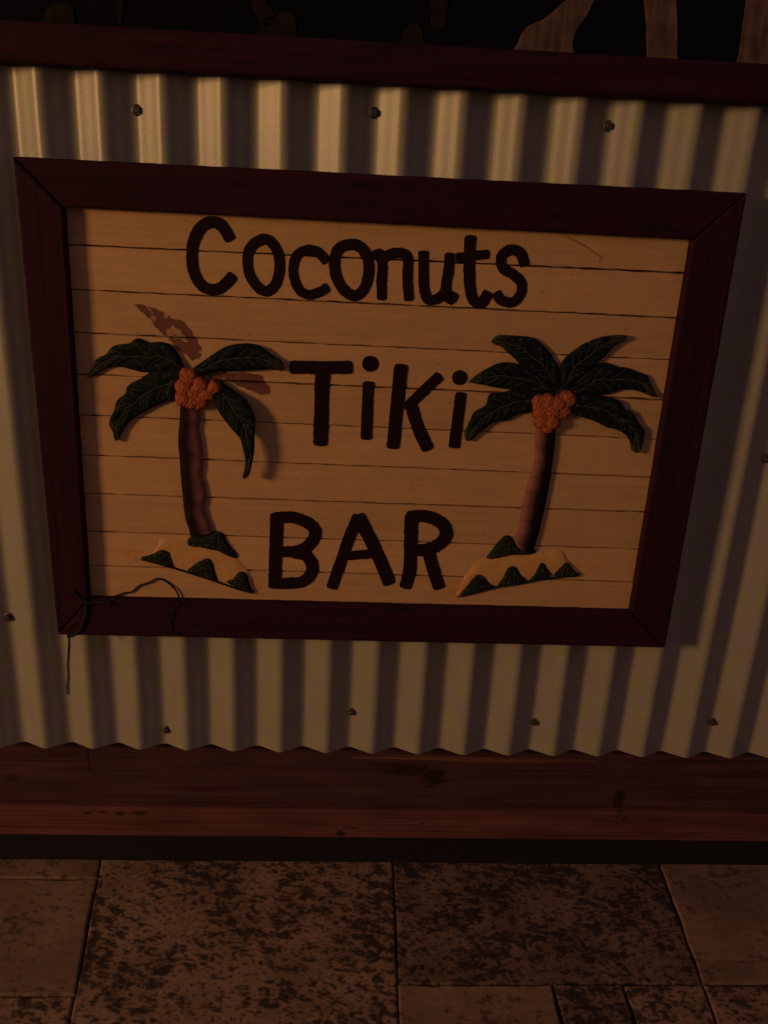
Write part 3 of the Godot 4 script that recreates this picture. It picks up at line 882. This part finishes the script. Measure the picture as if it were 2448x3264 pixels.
func make_palm(sign: Node3D, away: Vector3, look: String, fronds: Array, trunk: Array, dark_right: bool, sand: Array, bushes: Array, nuts: Array) -> void:
	var palm := node("palm_tree", sign)
	palm.position = away
	palm.set_meta("label", look)
	var face := 0.0175
	var mott := noise(90.0, 3, 51)
	var fine := noise(420.0, 2, 52)

	# trunk: rounded, with shallow rings; one flank painted almost black, the other dusky pink
	var ta := flat_points(trunk[0])
	var tb := flat_points(trunk[1])
	put("trunk", relief(ta, tb, 60, 14, face,
		func(t: float, u: float) -> float: return 0.002 + 0.0062 * sqrt(maxf(1.0 - pow(2.0 * u - 1.0, 2.0), 0.0)) + 0.00016 * sin(t * 52.0 + 2.0 * u),
		func(t: float, u: float) -> Color:
			var v := 1.0 - u if dark_right else u
			var k := smoothstep(0.38 if dark_right else 0.36, 0.96 if dark_right else 0.88, v + 0.03 * sin(t * 31.0) + 0.06 * mott.get_noise_2d(t * 0.25, u * 0.05))
			var g := 1.0 + 0.12 * fine.get_noise_2d(t * 0.2, u * 0.03) - 0.3 * pow(maxf(sin(t * 52.0 + 2.0 * u), 0.0), 8.0)
			return Color(0.016 + 0.26 * k, 0.008 + 0.108 * k, 0.014 + 0.088 * k) * g), M.paint, palm)

	# sand and bushes
	put("sand", relief(flat_points(sand[0]), flat_points(sand[1]), 46, 8, face,
		func(t: float, u: float) -> float: return 0.0012 + 0.0022 * sqrt(maxf(1.0 - pow(2.0 * u - 1.0, 2.0), 0.0)),
		func(t: float, u: float) -> Color:
			var q := mott.get_noise_2d(t * 0.16, u * 0.03)
			var c := Color(0.66, 0.395, 0.15).lerp(Color(0.62, 0.335, 0.13), clampf(0.5 + q * 1.4, 0.0, 1.0))
			var tip := smoothstep(0.62, 0.95, absf(2.0 * t - 1.0) + 0.5 * mott.get_noise_2d(t * 0.4, u * 0.1))
			return c.lerp(Color(0.50, 0.20, 0.09), 0.7 * tip)), M.paint, palm)
	var green := func(p: Vector3) -> Color:
		var q := fine.get_noise_2d(p.x, p.y)
		var w := mott.get_noise_2d(p.x * 1.5, p.y * 1.5)
		var c := Color(0.009, 0.015, 0.013).lerp(Color(0.028, 0.032, 0.016), clampf(w + 0.3, 0.0, 1.0))
		return c.lerp(Color(0.12, 0.13, 0.10), clampf((q - 0.32) * 3.0, 0.0, 0.8))
	# the bushes stand on one narrow dark green band along the lower edge of the sand
	var low := smooth_line(flat_points(sand[1]), 40)
	var up := PackedVector2Array()
	for i in low.size():
		up.append(low[i] + Vector2(0, 0.0012 + 0.0022 * sin(PI * i / 40.0) * (0.8 + 0.5 * mott.get_noise_2d(i * 0.003, 0.0))))
	put("bush_band", relief(up, low, 40, 4, face, func(_t: float, u: float) -> float: return 0.0032 + 0.0016 * sin(PI * u),
		func(t: float, u: float) -> Color: return Color(0.010, 0.015, 0.013) * (1.0 + 0.5 * fine.get_noise_2d(t * 0.2, u * 0.03))), M.paint, palm)
	for k in bushes.size():
		put("bush", pillow(flat_points(bushes[k]), face + 0.001, 0.0055, green, 0.0013, 60 + k, 12), M.paint, palm)

	# fronds
	for k in fronds.size():
		var fa := flat_points(fronds[k][0])
		var fb := flat_points(fronds[k][1])
		var lift: float = fronds[k][2]
		var base := 0.002 + 0.0011 * (k % 3)
		var high := func(t: float, u: float) -> float:
			var dome := sqrt(maxf(1.0 - pow(2.0 * u - 1.0, 2.0), 0.0))
			var wave := 0.0007 * sin((t * 24.0 - absf(2.0 * u - 1.0) * 5.0)) * dome
			return base + 0.0022 + 0.0030 * dome * (1.0 - 0.4 * t) - 0.0013 * exp(-pow((u - 0.5) * 9.0, 2.0)) + wave + lift * sin(t * PI * 0.62)
		var leaf := relief(fa, fb, 46, 14, face, high,
			func(t: float, u: float) -> Color:
				var w := mott.get_noise_2d(t * 0.2 + k * 3.0, u * 0.05)
				var c := Color(0.0042, 0.0085, 0.0100).lerp(Color(0.013, 0.020, 0.019), clampf(w + 0.35, 0.0, 1.0))
				c = c.lerp(Color(0.075, 0.075, 0.030), 0.75 * smoothstep(0.80, 1.0, t + 0.25 * w))
				return c.lerp(Color(0.10, 0.105, 0.095), clampf((fine.get_noise_2d(t * 0.22 + k, u * 0.06) - 0.40) * 2.2, 0.0, 0.6)))
		# thin scratched veins of paler green paint on the same carving
		var a := smooth_line(fa, 46)
		var b := smooth_line(fb, 46)
		var s := Shape.new(true)
		s.shade = Color(0.070, 0.080, 0.066)
		var at := func(t: float, u: float) -> Vector3:
			var f := clampf(t, 0.0, 1.0) * 46.0
			var i0 := mini(int(f), 45)
			var pa := a[i0].lerp(a[i0 + 1], f - i0)
			var pb := b[i0].lerp(b[i0 + 1], f - i0)
			var q := pa.lerp(pb, u)
			return Vector3(q.x, q.y, face + high.call(t, u) + 0.0004)
		var line := []
		for j in 24:
			line.append(at.call(0.06 + 0.88 * j / 23.0, 0.5 + 0.03 * sin(j * 0.7)))
		tube(s, line, 0.00055, 4)
		for j in 7:
			for side in [-1.0, 1.0]:
				if (j * 2 + int(side) + k) % 5 == 0:
					continue
				var vein := []
				for m in 6:
					var f := m / 5.0
					vein.append(at.call(0.14 + 0.105 * j + 0.13 * f, 0.5 + side * 0.36 * f))
				tube(s, vein, 0.00032, 4)
		put("frond", s.done(leaf), M.paint, palm)

	# coconuts
	for k in range(0, nuts.size(), 3):
		var c := Vector2(nuts[k], nuts[k + 1]) * 0.001
		var r: float = nuts[k + 2] * 0.00132
		var ring := PackedVector2Array()
		for t in 9:
			ring.append(c + Vector2.from_angle(TAU * t / 9.0 + k) * r * (1.0 + 0.09 * sin(t * 2.3 + k)))
		put("coconut", pillow(ring, face + 0.006, 0.0062 + 0.0009 * ((k / 3) % 3), func(p: Vector3) -> Color:
			var q := fine.get_noise_2d(p.x, p.y)
			var edge := smoothstep(0.66, 0.98, c.distance_to(Vector2(p.x, p.y)) / r)
			return Color(0.50, 0.138, 0.055).lerp(Color(0.17, 0.040, 0.022), clampf(0.25 + q * 0.9 + 0.75 * edge, 0.0, 1.0)), 0.0011, 80 + k, 6), M.paint, palm)


func make_cord() -> void:
	# a thin black cord snagged on the lower left corner of the frame
	var cord := node("black_cord")
	cord.position = Vector3(-0.36, 0.29, 0.012)
	tag(cord, "thin black cord hanging from the lower left corner of the sign frame", "cord")
	var pieces := [[[-336.1, 450.7, -325.2, 455.6, -313.3, 459.9, -304.4, 461.5, -295.1, 470.3, -282.0, 475.9, -270.6, 481.4, -259.7, 476.5, -251.2, 468.8, -246.1, 461.0, -244.1, 451.8], 0.0205, 0.0011], [[-241.9, 455.5, -246.8, 447.4, -252.0, 435.3, -254.3, 420.5, -255.3, 409.7], 0.0335, 0.0006], [[-328.4, 451.9, -342.9, 452.2, -354.5, 451.2, -363.0, 454.9, -371.0, 463.2, -375.8, 468.9], 0.0330, 0.0022], [[-359.6, 453.0, -360.0, 439.2, -365.3, 422.4, -370.8, 410.9, -378.3, 404.6, -386.7, 402.4], 0.0330, 0.0026], [[-396.0, 390.3, -397.5, 372.2, -400.0, 354.6, -402.6, 336.9, -403.4, 319.0, -406.7, 300.8, -406.4, 289.1], 0.0083, 0.0009]]
	for k in 5:
		var f := smooth_line(flat_points(pieces[k][0]), 30)
		var line := []
		for i in f.size():
			var z: float = pieces[k][1] + 0.0006 * sin(i * 0.5)
			if k == 4:
				# the loose end lies against the corrugation
				var ph := TAU * (f[i].x + 0.0172) / 0.065
				z = 0.0014 - 0.0071 * (cos(ph) + 0.09 * cos(3.0 * ph))
			line.append(Vector3(f[i].x, f[i].y, z) - cord.position)
		var s := Shape.new(true)
		tube(s, line, pieces[k][2], 8)
		put(["loop", "strand", "knot", "wrap", "loose_end"][k], s.done(), M.black, cord)
